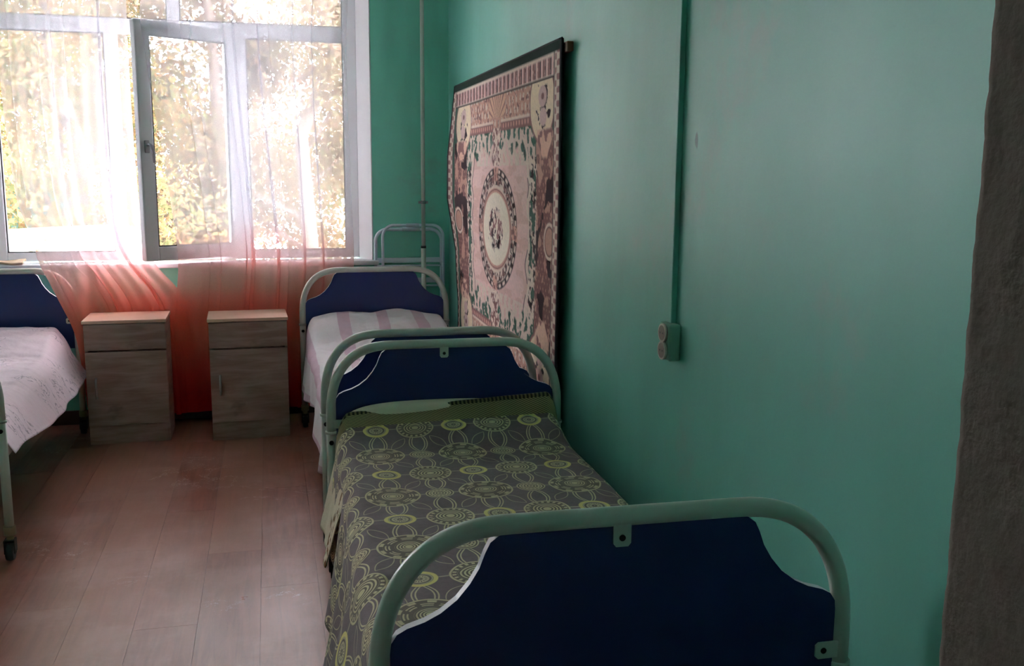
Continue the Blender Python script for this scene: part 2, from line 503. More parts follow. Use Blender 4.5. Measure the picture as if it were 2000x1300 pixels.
# corridor behind the camera, closed so that daylight comes only from the seen and the added window
co = B().box(XL-0.15, XW+0.15, -2.3, -2.2, 0, ZC)
struct(co.build('wall_corridor', plaster('corridor_paint', lin(120, 130, 120), lin(132, 140, 130), 9, 0.1, 0.01)))
struct(B().box(XL, XW, YB-0.016, YB, 0, 0.085, bev=0.003).build('baseboard_back', DARK))
struct(B().box(XW-0.014, XW, YF, YB-0.016, 0, 0.085, bev=0.003).build('baseboard_right', DARK))

# ------------------------------------------------------------------ window
win = struct(root('window_1', (0, 0, 0)))
FY0, FY1 = 6.215, 6.28
def bar(name, x0, x1, z0, z1, y0=FY0, y1=FY1, bev=0.006):
    return B().box(x0, x1, y0, y1, z0, z1, bev=bev).build(name, PVC, win)
TZ0, TZ1 = 2.292, 2.376
fr = B()
for a in ((WX0, -1.497, WZ0, WZ1), (0.474, WX1, WZ0, WZ1)): fr.box(a[0], a[1], FY0, FY1, a[2], a[3], bev=0.006)
fr.box(-1.50, 0.476, FY0, FY1, WZ0, 1.018, bev=0.006).box(-1.50, 0.476, FY0, FY1, 2.865, WZ1, bev=0.006)
fr.build('window_frame', PVC, win)
bar('transom', -1.497, 0.474, TZ0, TZ1)
bar('mullion', -0.902, -0.832, 1.018, TZ0)
bar('mullion', -0.176, -0.104, 1.018, TZ0)
bar('mullion', -0.545, -0.475, TZ1, 2.865)
def pane(x0, x1, z0, z1, par=win, yc=6.25):
    o = B().box(x0-0.004, x1+0.004, yc-0.003, yc+0.003, z0-0.004, z1+0.004).build('pane', GLASS, par)
    g = B()
    for a in ((x0, x1, z0, z0+0.006), (x0, x1, z1-0.006, z1), (x0, x0+0.006, z0, z1), (x1-0.006, x1, z0, z1)):
        g.box(a[0], a[1], FY0+0.012, FY0+0.03, a[2], a[3])
    g.build('glazing_seal', SEAL, par)
pane(-1.497, -0.902, 1.018, TZ0); pane(-0.104, 0.474, 1.018, TZ0)
pane(-1.497, -0.545, TZ1, 2.865); pane(-0.475, 0.474, TZ1, 2.865)
# open sash, hinged on its right stile
HX, HY = -0.142, 6.200; LX, LY = -0.690, 5.875
SW = math.hypot(HX-LX, HY-LY); sa_ = math.atan2(LY-HY, LX-HX)
RS = Matrix.Translation((HX, HY, 0)) @ Matrix.Rotation(sa_-PI, 4, 'Z')
sash = bpy.data.objects.new('window_sash', None)
sb = B(); S0, S1, st = 0.985, 2.335, 0.082
for a in ((-SW, -SW+st, S0, S1), (-st, 0, S0, S1)): sb.box(a[0], a[1], 0, 0.06, a[2], a[3], rot=RS, bev=0.008)
sb.box(-SW+st-0.004, -st+0.004, 0.001, 0.059, S0, S0+st, rot=RS, bev=0.008).box(-SW+st-0.004, -st+0.004, 0.001, 0.059, S1-st, S1, rot=RS, bev=0.008)
sash = sb.build('window_sash', PVC, win)
B().box(-SW+st-0.004, -st+0.004, 0.027, 0.033, S0+st-0.004, S1-st+0.004, rot=RS).build('sash_pane', GLASS, sash)
sg = B()
for a in ((-SW+st, -st, S0+st, S0+st+0.006), (-SW+st, -st, S1-st-0.006, S1-st), (-SW+st, -SW+st+0.006, S0+st, S1-st), (-st-0.006, -st, S0+st, S1-st)):
    sg.box(a[0], a[1], 0.008, 0.022, a[2], a[3], rot=RS)
sg.build('sash_seal', SEAL, sash)
hb = B().box(-SW+0.022, -SW+0.05, -0.012, 0.0, 1.60, 1.67, rot=RS, bev=0.004)
hp = [(-SW+0.036, -0.01, 1.645), (-SW+0.036, -0.04, 1.648), (-SW+0.042, -0.052, 1.64), (-SW+0.052, -0.052, 1.60), (-SW+0.056, -0.05, 1.545)]
hb.tube([RS @ Vector(p) for p in hp], [0.008, 0.008, 0.010, 0.010, 0.007], 10)
hb.build('sash_handle', M('grey_handle_enamel', lin(176, 174, 180), 0.35), sash)
tag(B().box(WX0-SP-0.05, WX1+SP+0.03, YB-0.045, FY0+0.004, WZ0-0.034, WZ0-0.004, bev=0.007).build('window_sill', PVC, win))

# added window, out of view to the left, for more daylight indoors
added_win = struct(root('added_window', (0, 0, 0)))
f2 = B()
for a in ((V0, V0+0.075, WZ0, WZ1), (V1-0.075, V1, WZ0, WZ1)): f2.box(a[0], a[1], FY0, FY1, a[2], a[3], bev=0.006)
f2.box(V0+0.07, V1-0.07, FY0, FY1, WZ0, 1.018, bev=0.006).box(V0+0.07, V1-0.07, FY0, FY1, 2.865, WZ1, bev=0.006)
f2.build('window_frame', PVC, added_win)
B().box(V0+0.075, V1-0.075, FY0, FY1, TZ0, TZ1, bev=0.006).build('transom', PVC, added_win)
for xm in ((V0+V1)/2,): B().box(xm-0.035, xm+0.035, FY0, FY1, 1.018, TZ0, bev=0.006).build('mullion', PVC, added_win)
for a in ((V0+0.075, (V0+V1)/2-0.035, 1.018, TZ0), ((V0+V1)/2+0.035, V1-0.075, 1.018, TZ0), (V0+0.075, V1-0.075, TZ1, 2.865)): pane(*a, par=added_win)
B().box(V0-SP-0.03, V1+SP+0.03, YB-0.045, FY0+0.004, WZ0-0.034, WZ0-0.004, bev=0.007).build('window_sill', PVC, added_win)

# ------------------------------------------------------------------ outside
out = struct(B().box(-14, 10, 6.45, 40, -1.1, -0.9).build('ground', plaster('pale_concrete', lin(196, 196, 192), lin(214, 214, 210), 3, 0.1, 0.01)))
BARK = M('bark', lin(96, 84, 76), 0.9); BARK.bump(BARK.noise(20, 4, vec=BARK.mapped((1, 1, 0.2))), 0.5, 0.03)
def leaf_mat(name, c):
    k = M(name, rough=0.6)
    geo = k.node('ShaderNodeNewGeometry'); ri = N(k.nt, geo.outputs['Random Per Island'])
    col = k.mix(ri.sm(0, 1), c[0], c[1]); col = k.mix(ri.gt(0.72), col, c[2])
    df = k.node('ShaderNodeBsdfDiffuse'); k.link(col, df.inputs[0])
    tl = k.node('ShaderNodeBsdfTranslucent'); k.link(col, tl.inputs[0])
    mx = k.node('ShaderNodeMixShader'); mx.inputs[0].default_value = 0.5
    k.link(df.outputs[0], mx.inputs[1]); k.link(tl.outputs[0], mx.inputs[2]); k.link(mx.outputs[0], k.out.inputs['Surface'])
    return k
LEAF_A = leaf_mat('autumn_leaves', [lin(122, 110, 76), lin(134, 100, 76), lin(100, 102, 70)])
LEAF_B = leaf_mat('green_leaves', [lin(92, 110, 66), lin(116, 122, 74), lin(138, 134, 80)])
LEAF_C = leaf_mat('olive_leaves', [lin(108, 104, 84), lin(124, 106, 84), lin(112, 94, 80)])
def leaves(name, centres, n, size, mat, parent, rng):
    P = []
    c = np.array(centres)
    which = rng.integers(0, len(c), n)
    pos = c[which, :3]+rng.normal(0, 1, (n, 3))*c[which, 3:4]*0.5
    a = rng.normal(0, 1, (n, 3)); a /= np.linalg.norm(a, axis=1, keepdims=True)
    b = np.cross(a, rng.normal(0, 1, (n, 3))); b /= np.linalg.norm(b, axis=1, keepdims=True)
    s = size*(0.6+0.8*rng.random((n, 1)))
    nn = np.cross(a, b)*s*0.12
    V = np.stack([pos-a*s, pos+b*s*0.5+nn, pos+a*s, pos-b*s*0.5+nn], 1).reshape(-1, 3)
    me = bpy.data.meshes.new(name)
    me.vertices.add(4*n); me.vertices.foreach_set('co', V.reshape(-1).astype(np.float32))
    me.loops.add(4*n); me.loops.foreach_set('vertex_index', np.arange(4*n, dtype=np.int32))
    me.polygons.add(n); me.polygons.foreach_set('loop_start', np.arange(0, 4*n, 4, dtype=np.int32)); me.polygons.foreach_set('loop_total', np.full(n, 4, np.int32))
    me.update(calc_edges=True)
    o = add(name, me, mat, parent); o['kind'] = 'stuff'; return o
def tree(x, y, h, spread, seed, lmat, n, label, size=0.038, trunk_r=0.12, low=0.15):
    rng = np.random.default_rng(seed); rr = random.Random(seed)
    t = tag(root('garden_tree', (x, y, -0.9)), label, 'tree', 'trees outside the window')
    tb = B(); pts = [(0, 0, 0)]; k = 7
    for i in range(1, k+1): pts.append((rr.uniform(-.06, .06)*i, rr.uniform(-.06, .06)*i, h*i/k))
    tb.tube(pts, [trunk_r*(1-0.8*i/k) for i in range(k+1)], 10); tb.build('trunk', BARK, t)
    cs = []; bb = B()
    for i in range(16):
        f = low+(0.97-low)*i/15; z = h*f; a = rr.uniform(0, 2*PI); L = spread*(0.55+0.55*rr.random())*(1.05-0.55*f)
        j = min(int(f*k), k-1); bx, by = pts[j][0], pts[j][1]
        e = (bx+math.cos(a)*L, by+math.sin(a)*L, z+L*0.35)
        mid = (bx+math.cos(a)*L*0.5, by+math.sin(a)*L*0.5, z+L*0.25)
        bb.tube([(bx, by, z), mid, e], [0.035, 0.022, 0.008], 6)
        cs += [(*e, 0.55), (*mid, 0.45), ((e[0]+bx)/2+rr.uniform(-.4, .4), (e[1]+by)/2+rr.uniform(-.4, .4), z+L*0.5, 0.5)]
    bb.build('branches', BARK, t)
    leaves('foliage', cs, n, size, lmat, t, rng)
    return t
tree(-1.95, 11.2, 6.2, 2.1, 3, LEAF_A, 30000, 'autumn tree with orange and yellow leaves behind the middle sash', low=0.03)
tree(0.55, 12.0, 6.6, 2.3, 8, LEAF_C, 30000, 'olive brown tree seen through the right hand window light', low=0.02)
tree(-4.0, 12.4, 6.8, 2.2, 15, LEAF_B, 26000, 'green tree seen through the left hand window light', low=0.1)
tree(-0.75, 15.5, 8.0, 2.6, 23, LEAF_C, 30000, 'tall pale tree far behind the open sash', size=0.055, low=0.05)
tree(2.3, 16.5, 8.0, 2.8, 31, LEAF_A, 30000, 'far autumn tree at the right edge of the window view', size=0.055, low=0.05)
tree(-3.3, 17.0, 8.5, 2.8, 37, LEAF_A, 30000, 'far autumn tree between the fence and the left window light', size=0.055, low=0.05)
fc = tag(root('garden_fence', (0, 13.8, -0.9)), 'dark green board fence far outside the window', 'fence')
for i in range(13):
    B().box(-9+i*0.5, -9+i*0.5+0.485, 0, 0.03, 0.05, 2.3+0.02*(i % 3)).build('board', M('green_fence_paint', lin(58, 88, 84), 0.7) if i == 0 else fmat, fc)
    if i == 0: fmat = fc.children[0].data.materials[0]
rf = B().prism([(-6.0, 0.0), (-1.1, 0.0), (-1.1, 1.85), (-1.25, 1.93), (-6.0, 1.72)], 9.0, 9.3, axis='y')
tag(rf.build('garden_wall', plaster('whitewash', lin(236, 236, 240), lin(246, 246, 248), 6, 0.2, 0.01)), 'low whitewashed wall outside, below the left window light', 'wall').location = (0, 0, -0.9)

# ------------------------------------------------------------------ radiator, pipe, folding bed
rd = tag(root('radiator', (-0.37, 6.030, 0)), 'white panel radiator under the window behind the curtains', 'radiator')
rb = B().box(-0.5, 0.5, -0.045, 0.035, 0.13, 0.765, bev=0.008)
rb.build('panel', RAD, rd)
fb = B()
for i in range(30): fb.tube([(-0.485+i*0.97/29, -0.046, 0.16), (-0.485+i*0.97/29, -0.046, 0.735)], 0.007, 6)
fb.build('flutes', RAD, rd)
gb = B().box(-0.5, 0.5, -0.045, 0.035, 0.767, 0.773)
for i in range(50): gb.box(-0.49+i*0.02, -0.482+i*0.02, -0.04, 0.03, 0.771, 0.782)
gb.build('top_grille', RAD, rd)
for xk in (-0.38, 0.38): B().box(xk-0.02, xk+0.02, 0.02, 0.049, 0.2, 0.7).build('wall_bracket', RAD, rd)

PXX, PYY = 0.931, 5.985
pp = tag(root('heating_pipe', (PXX, PYY, 0)), 'thin cream vertical heating pipe in the far corner', 'pipe')
B().tube([(0, 0, 0.0), (0, 0, 1.045)], 0.0155, 16).build('lower_pipe', PIPE, pp)
B().tube([(0, 0, 1.045), (0, 0, 2.0), (0, 0, 2.99)], 0.0125, 16).build('riser', PIPE, pp)
B().tube([(0, 0, 1.038), (0, 0, 1.052)], 0.0165, 16).build('joint', M('dark_joint', lin(60, 60, 60), 0.5), pp)
cl = B().tube([(0, 0, 1.312), (0, 0, 1.330)], 0.0165, 16)
cl.box(-0.03, 0.03, -0.003, 0.003, 1.313, 1.329).tube([(-0.024, -0.012, 1.321), (-0.024, 0.012, 1.321)], 0.005, 8).tube([(0.024, -0.012, 1.321), (0.024, 0.012, 1.321)], 0.005, 8)
cl.box(-0.006, 0.006, 0.0, YB-PYY, 1.316, 1.326)
cl.build('clamp', STEEL, pp)

def arch(w, z0, top, a, b, n=2.0, seg=14):
    pts = [(-w, 0, z0)]
    for i in range(seg+1):
        t = PI/2*i/seg
        pts.append((-w+a-a*math.cos(t)**(2/n), 0, top-b+b*math.sin(t)**(2/n)))
    return pts+[(-x, y, z) for x, y, z in pts[::-1]]
fb_ = tag(root('folding_bed', (0.848, 6.052, 0)), 'folded pale tubular folding bed leaning in the corner behind the pipe', 'folding bed')
B().tube([(x, y+0.0*z, z) for x, y, z in arch(0.208, 0.0, 1.152, 0.075, 0.075)], 0.011, 12).build('outer_frame', COT, fb_)
B().tube([(x*0.93+0.024, y-0.026, z) for x, y, z in arch(0.205, 0.0, 1.178, 0.075, 0.075)], 0.009, 12).build('inner_frame', COT, fb_)
for z in (0.958, 0.83, 0.70, 0.55, 0.40, 0.25):
    B().box(-0.205, 0.205, -0.008, 0.006, z-0.016, z+0.016, bev=0.004).tube([(-0.2, -0.026, z-0.032), (0.2, -0.026, z-0.032)], 0.006, 8).build('slat', COT, fb_)
B().tube([(-0.04, 0, 1.152), (0.07, 0, 1.152)], 0.0135, 12).tube([(-0.02, -0.026, 1.178), (0.06, -0.026, 1.178)], 0.012, 12).build('hinge_sleeve', M('hinge_enamel', lin(206, 212, 222), 0.3), fb_)

# ------------------------------------------------------------------ beds
PANEL_PROFILE = [(0.0, -0.030), (0.205, -0.030), (0.228, -0.033), (0.243, -0.044), (0.252, -0.062), (0.262, -0.088), (0.278, -0.114), (0.300, -0.140), (0.328, -0.161), (0.355, -0.174), (0.385, -0.183), (0.402, -0.192), (0.412, -0.207), (0.414, -0.225)]
def bed_end(bed, w, h, y, facing, name, brackets=True):
    R = 0.0175; hw = w/2-R
    zc = h-0.335
    ef = B().tube([(x, y, z) for x, _y, z in arch(hw, zc, h-R, 0.225, 0.262, 2.45, 18)], R, 16).build(name, ENAMEL, bed)
    prof = PANEL_PROFILE+[(0.414, -0.46)]
    sc = (hw-R-0.001)/0.414
    poly = [(a*sc, h+b) for a, b in prof[::-1]]+[(-a*sc, h+b) for a, b in prof[1:]]
    B().prism(poly, y-0.009, y+0.009, mi=1, axis='y', cap=0).build('end_panel', [BLUE, EDGE], ef)
    if brackets:
        def br(cx, cz, rot):
            pl = [(-0.016, 0.014), (-0.016, -0.034), (-0.011, -0.040), (0.011, -0.040), (0.016, -0.034), (0.016, 0.014)]
            c, s = math.cos(rot), math.sin(rot)
            q = [(cx+a*c-b*s, cz+a*s+b*c) for a, b in pl]
            yf = y+facing*0.010
            bb = B().prism(q, yf, yf+facing*0.0035, axis='y')
            sx, sz = cx+0.024*s, cz-0.024*c
            bb.tube([(sx, yf+facing*0.003, sz), (sx, yf+facing*0.0048, sz)], 0.0058, 12, mi=1)
            bb.build('bracket', [ENAMEL, BLACK], ef)
        br(-0.01, h-0.028, 0); br(hw-0.016, h-0.302, -PI/2); br(-hw+0.016, h-0.302, PI/2)
    for s in (-1, 1):
        lg = B().tube([(s*hw, y, 0.115), (s*hw, y, zc)], R, 16)
        lg.tube([(s*hw, y, zc-0.004), (s*hw, y, zc+0.006)], R+0.004, 16)
        lo = lg.build('leg', ENAMEL, bed)
        B().tube([(s*hw, y, 0.10), (s*hw, y, 0.135)], 0.0225, 14).tube([(s*hw, y, 0.07), (s*hw, y, 0.10)], 0.014, 10).build('caster_collar', M_COLLAR, lo)
        wx = s*hw; cy = y-0.012
        cs_ = B().tube([(wx-0.014, cy, 0.034), (wx-0.006, cy, 0.034), (wx+0.006, cy, 0.034), (wx+0.014, cy, 0.034)], [0.031, 0.034, 0.034, 0.031], 22)
        cs_.box(wx-0.02, wx-0.0155, cy-0.018, y+0.014, 0.03, 0.085, bev=0.002).box(wx+0.0155, wx+0.02, cy-0.018, y+0.014, 0.03, 0.085, bev=0.002).box(wx-0.02, wx+0.02, y-0.022, y+0.016, 0.072, 0.082, bev=0.002)
        cs_.tube([(wx-0.021, cy, 0.034), (wx+0.021, cy, 0.034)], 0.006, 10)
        cs_.build('caster', BLACK, lo)
        B().tube([(s*hw, y-R-0.004, zc-0.035), (s*hw, y-R+0.004, zc-0.035)], 0.0085, 12).build('bolt', BLACK, lo)
M_COLLAR = M('worn_brass_collar', lin(170, 160, 132), 0.4, metal=0.4)
MATT = M('grey_striped_ticking', lin(190, 190, 188), 0.9)
def bed(near, far, w, hn, hf, label, facing_n=-1, facing_f=-1):
    n_, f_ = Vector(near), Vector(far); d = f_-n_; L = d.length
    b = tag(root('hospital_bed', (n_.x, n_.y, 0), math.atan2(-d.x, d.y)), label, 'bed', 'beds in the ward')
    bed_end(b, w, hn, 0.0, facing_n, 'footboard'); bed_end(b, w, hf, L, facing_f, 'headboard')
    for s in (-1, 1):
        B().box(s*(w/2-0.06)-0.012, s*(w/2-0.06)+0.012, 0.012, L-0.012, 0.355, 0.405, bev=0.003).build('side_rail', ENAMEL, b)
    B().box(-w/2+0.07, w/2-0.07, 0.03, L-0.03, 0.385, 0.40).build('mesh_base', M('grey_bed_base', lin(120, 124, 126), 0.5), b)
    B().box(-w/2+0.055, w/2-0.055, 0.03, L-0.03, 0.402, 0.53, bev=0.045).build('mattress', MATT, b)
    return b, L
W = 0.89
b1, L1 = bed((0.5805, 1.493), (0.6235, 3.477), W, 0.938, 0.895, 'bed nearest the doorway, under the patterned dark coverlet')
b2, L2 = bed((0.620, 3.795), (0.600, 5.727), W, 0.887, 0.952, 'bed against the right wall by the window, with pink striped sheet', 1, 1)
b3, L3 = bed((-1.445, 3.93), (-1.503, 5.84), W, 0.887, 0.962, 'bed at the left edge with pale floral sheet')

def drape(name, bedo, L, y0, y1, hw, ztop, tuck, drop, side, mat, nu=150, nv=200, flare=0.05, fold=0.012, kf=17.0, bump=(0, 0, 0), wr=0.006, seed=1, lay=0.0, rc=0.055, tilt=None, hemf=None, thick=0.003, sag=0.0):
    """cloth over a mattress: tucked on one side, hanging on the other (side = -1 left, +1 right)"""
    v = np.linspace(0, 1, nv); yv = y0+(y1-y0)*v
    D = drop(yv) if callable(drop) else np.full(nv, float(drop))
    segs = [tuck, PI/2*rc, 2*(hw-rc), PI/2*rc]
    base = sum(segs)
    U = np.linspace(0, 1, nu)
    Sx = np.zeros((nv, nu, 3)); UV = np.zeros((nv, nu, 2))
    for j in range(nv):
        tot = base+D[j]; s = U*tot
        x = np.zeros(nu); z = np.zeros(nu); a = s.copy()
        m0 = a < segs[0]; x[m0] = -hw; z[m0] = -rc-(segs[0]-a[m0])
        a1 = a-segs[0]; m1 = (a1 >= 0) & (a1 < segs[1]); t = a1[m1]/rc; x[m1] = -hw+rc-rc*np.cos(t); z[m1] = -rc+rc*np.sin(t)
        a2 = a1-segs[1]; m2 = (a2 >= 0) & (a2 < segs[2]); x[m2] = -hw+rc+a2[m2]; z[m2] = 0
        a3 = a2-segs[2]; m3 = (a3 >= 0) & (a3 < segs[3]); t = a3[m3]/rc; x[m3] = hw-rc+rc*np.sin(t); z[m3] = -rc+rc*np.cos(t)
        a4 = a3-segs[3]; m4 = a4 >= 0; x[m4] = hw; z[m4] = -rc-a4[m4]
        dep = np.clip(a4+segs[3]*0.6, 0, None); dep[a3 < 0] = 0
        y = np.full(nu, yv[j])
        if hemf is not None: y = y+dep*hemf(yv[j])
        x = x+dep*(flare(yv[j]) if callable(flare) else flare)+fold*np.clip(dep/0.25, 0, 1.3)*(np.sin(kf*yv[j]+2.2*np.sin(3.1*yv[j]+seed))+0.5*np.sin(kf*2.3*yv[j]+seed*2))
        top = np.clip((z+rc)/rc, 0, 1)
        z = z+top*(float(bump(yv[j])) if callable(bump) else bump[2]*float(sstep(bump[0], bump[1], yv[j])))*((1-0.25*np.abs(x/hw)**2) if tilt is None else (1-tilt*x/hw))
        z = z+top*wr*2*(fnoise(x*6+yv[j]*2+9, np.full(nu, yv[j]*9+3), seed, 3)-0.5)+top*lay
        z = z-sag*top*np.maximum(0, 1-(x/hw)**2)*math.sin(PI*min(max((yv[j]-y0)/(y1-y0), 0), 1))
        Sx[j, :, 0] = side*x; Sx[j, :, 1] = y; Sx[j, :, 2] = z+ztop
        UV[j, :, 0] = side*(s-tuck-segs[1]-segs[2]/2); UV[j, :, 1] = yv[j]
    o = grid_mesh(name, Sx, mat, None, UV)
    md = o.modifiers.new('thickness', 'SOLIDIFY'); md.thickness = thick; md.offset = 0
    o.location = bedo.location; o.rotation_euler = bedo.rotation_euler
    return o
# bed by the doorway
def cover_rise(y): return 0.050*sstep(1.66, 1.86, y)+0.066*sstep(1.855, 1.905, y)
sh1 = drape('bed_sheet', b1, L1, 0.05, L1-0.05, 0.402, 0.537, 0.08,
            lambda y: 0.24*sstep(1.40, 1.55, y)+0.02, -1, BEIGE, 110, 150, flare=0.22, fold=0.006, seed=4, bump=(1.80, 1.93, 0.06))
tag(sh1, 'beige sheet with brown print hanging out beside the coverlet', 'sheet')
pc = []
nu, nv = 40, 22
for i in range(nv+1):
    ph = -PI/2+PI*i/nv
    for j in range(nu):
        th = 2*PI*j/nu
        cx = abs(math.cos(th))**0.6*math.copysign(1, math.cos(th)); sy = abs(math.sin(th))**0.6*math.copysign(1, math.sin(th))
        c = abs(math.cos(ph))**0.7
        pc.append((0.32*cx*c, 0.044*sy*c, 0.052*math.sin(ph)))
fcs = [[i*nu+j, i*nu+(j+1) % nu, (i+1)*nu+(j+1) % nu, (i+1)*nu+j] for i in range(nv) for j in range(nu)]
pil = tag(B().raw(pc, fcs, 0, True).build('pillow', BEIGE), 'pillow in printed case showing at the far end under the coverlet', 'pillow')
pil.location = (0.57, 3.420, 0.627); pil.rotation_euler = (math.radians(4), 0, b1.rotation_euler[2])
cv = drape('coverlet', b1, L1, 0.04, L1-0.075, 0.412, 0.556, 0.10,
           lambda y: 0.36-0.05*sstep(1.3, 1.6, y)-0.12*sstep(1.6, 1.9, y), -1, COVER, 260, 420, flare=lambda y: 0.20-0.14*sstep(1.35, 1.6, y), fold=0.022, kf=9.0, bump=cover_rise, wr=0.006, seed=6, rc=0.05, tilt=0.22)
tag(cv, 'dark woven coverlet patterned with yellow and khaki circles', 'coverlet')
# UV origin: shift so that medallions fall where the photograph has them
for l in (cv.data.uv_layers[0],):
    a = np.zeros(len(l.data)*2, np.float32); l.data.foreach_get('uv', a); a = a.reshape(-1, 2)
    yy_ = np.linspace(0, 2.0, 800); zz_ = cover_rise(yy_)
    arc = np.concatenate([[0], np.cumsum(np.hypot(np.diff(yy_), np.diff(zz_)))])
    a[:, 1] = np.interp(a[:, 1], yy_, arc)
    a[:, 0] += 0.138; a[:, 1] -= 0.241
    l.data.foreach_set('uv', a.reshape(-1))

sh2 = drape('bed_sheet', b2, L2, 0.03, L2-0.03, 0.415, 0.548, 0.10, lambda y: 0.20+0.03*np.sin(5*y), -1, STRIPE, 150, 200, flare=0.06, fold=0.016, kf=10, bump=(1.42, 1.86, 0.145), wr=0.016, seed=12)
tag(sh2, 'white cotton sheet with wide pink stripes on the far right bed', 'sheet')
sh3 = drape('bed_sheet', b3, L3, 0.06, L3-0.085, 0.370, 0.548, 0.10, lambda y: 0.135-0.05*sstep(0.8, 0.15, y), 1, FLORAL, 150, 200, flare=0.62, fold=0.007, kf=9, bump=(1.3, 1.8, 0.10), wr=0.012, seed=22)
tag(sh3, 'pale pink sheet with thin grey floral lines on the left bed', 'sheet')

# ------------------------------------------------------------------ bedside cabinets
def cabinet(x0, x1, yf, rz, label):
    w = x1-x0; c = tag(root('bedside_cabinet', ((x0+x1)/2, yf, 0), rz), label, 'cabinet', 'bedside cabinets under the window')
    h = 0.695; d = 0.330; hw = w/2
    cb = B().box(-hw, -hw+0.016, 0.018, d, 0, h-0.018).box(hw-0.016, hw, 0.018, d, 0, h-0.018).box(-hw+0.016, hw-0.016, d-0.006, d, 0.05, h-0.018).box(-hw+0.016, hw-0.016, 0.02, d-0.006, 0.10, 0.116)
    cb.build('carcass', OAK, c)
    B().box(-hw-0.006, hw+0.006, -0.006, d, h-0.018, h, bev=0.002).build('cabinet_top', OAKTOP, c)
    B().box(-hw+0.001, hw-0.001, 0.0, 0.0175, 0.529, h-0.022, bev=0.0015).build('drawer_front', OAK, c)
    dr = B().box(-hw+0.001, hw-0.001, 0.0, 0.0175, 0.106, 0.520, bev=0.0015).build('door', OAK, c)
    B().box(-hw+0.016, hw-0.016, 0.012, 0.026, 0.0, 0.104).build('plinth', OAK, c)
    hx = -hw+0.052
    B().tube([(hx, 0, 0.375), (hx, -0.018, 0.37), (hx, -0.024, 0.355), (hx, -0.024, 0.285), (hx, -0.018, 0.27), (hx, 0, 0.265)], 0.0065, 10).build('handle', STEEL, dr)
cabinet(-0.998, -0.576, 5.572, 0.02, 'grey oak bedside cabinet on the left, beside the left bed')
cabinet(-0.345, 0.080, 5.520, 0.03, 'grey oak bedside cabinet on the right, beside the striped bed')

# ------------------------------------------------------------------ curtains
def sash_y(x):
    t = (x-LX)/(HX-LX); y = LY+(HY-LY)*t
    return np.where((x > LX-0.03) & (x < HX), y, 99.0)
def curtain(label, edgeL, edgeR, zs, ybase, n_folds, seed, nu=340, nv=150, over=1.0):
    z = np.linspace(2.92, 0.07, nv); u = np.linspace(0, 1, nu)
    xl = np.interp(-z, [-q for q in zs], edgeL); xr = np.interp(-z, [-q for q in zs], edgeR)
    ker = np.ones(9)/9
    xl = np.convolve(np.pad(xl, 4, 'edge'), ker, 'valid'); xr = np.convolve(np.pad(xr, 4, 'edge'), ker, 'valid')
    rng = np.random.default_rng(seed)
    cen = np.sort(rng.random(n_folds)*0.94+0.03); amp = 0.5+rng.random(n_folds); wid = 0.010+0.012*rng.random(n_folds)
    P = np.zeros((nv, nu, 3))
    for j in range(nv):
        t = j/(nv-1)
        uu = u.copy(); yo = np.zeros(nu)
        for c, a, w in zip(cen, amp, wid):
            cc = c+0.02*math.sin(3*t+c*20)*t
            g = np.exp(-((u-cc)/w)**2); dg = -(u-cc)/w*g
            uu = uu+over*a*dg*w*2.6*(0.45+0.55*t)
            yo = yo-0.018*a*g
        x = xl[j]+(xr[j]-xl[j])*uu
        y = ybase(x, z[j])+yo+0.008*np.sin(u*23+seed)+0.006*np.sin(u*51+2*t*3)
        P[j, :, 0] = x; P[j, :, 1] = y; P[j, :, 2] = z[j]
    o = grid_mesh('curtain', P, SHEER)
    return tag(o, label, 'curtain', 'sheer curtains at the window')
def yb_left(x, z):
    f = sstep(-0.97, -1.06, x)*float(sstep(1.15, 0.95, z))
    return 5.945-0.165*f
def yb_right(x, z):
    k = float(sstep(0.90, 1.0, z)*(1-sstep(2.36, 2.46, z)))
    ys = np.minimum(5.945, sash_y(x)-0.030)
    return 5.945*(1-k)+ys*k
ZS = [2.92, 2.3, 1.9, 1.58, 1.3, 1.08, 0.965, 0.79, 0.61, 0.40, 0.07]
curtain('left sheer curtain, white fading to coral, falling beside the left bed',
        [-1.43, -1.40, -1.400, -1.385, -1.36, -1.285, -1.222, -1.150, -1.075, -1.05, -1.035],
        [-0.72, -0.735, -0.735, -0.73, -0.72, -0.71, -0.66, -0.50, -0.46, -0.44, -0.43], ZS, yb_left, 7, 5)
curtain('right sheer curtain, white fading to coral, spread behind both cabinets to the reveal',
        [-0.66, -0.655, -0.615, -0.575, -0.545, -0.525, -0.52, -0.54, -0.56, -0.56, -0.55],
        [0.52, 0.475, 0.475, 0.483, 0.49, 0.497, 0.497, 0.485, 0.47, 0.455, 0.44], ZS, yb_right, 9, 17, nu=420)

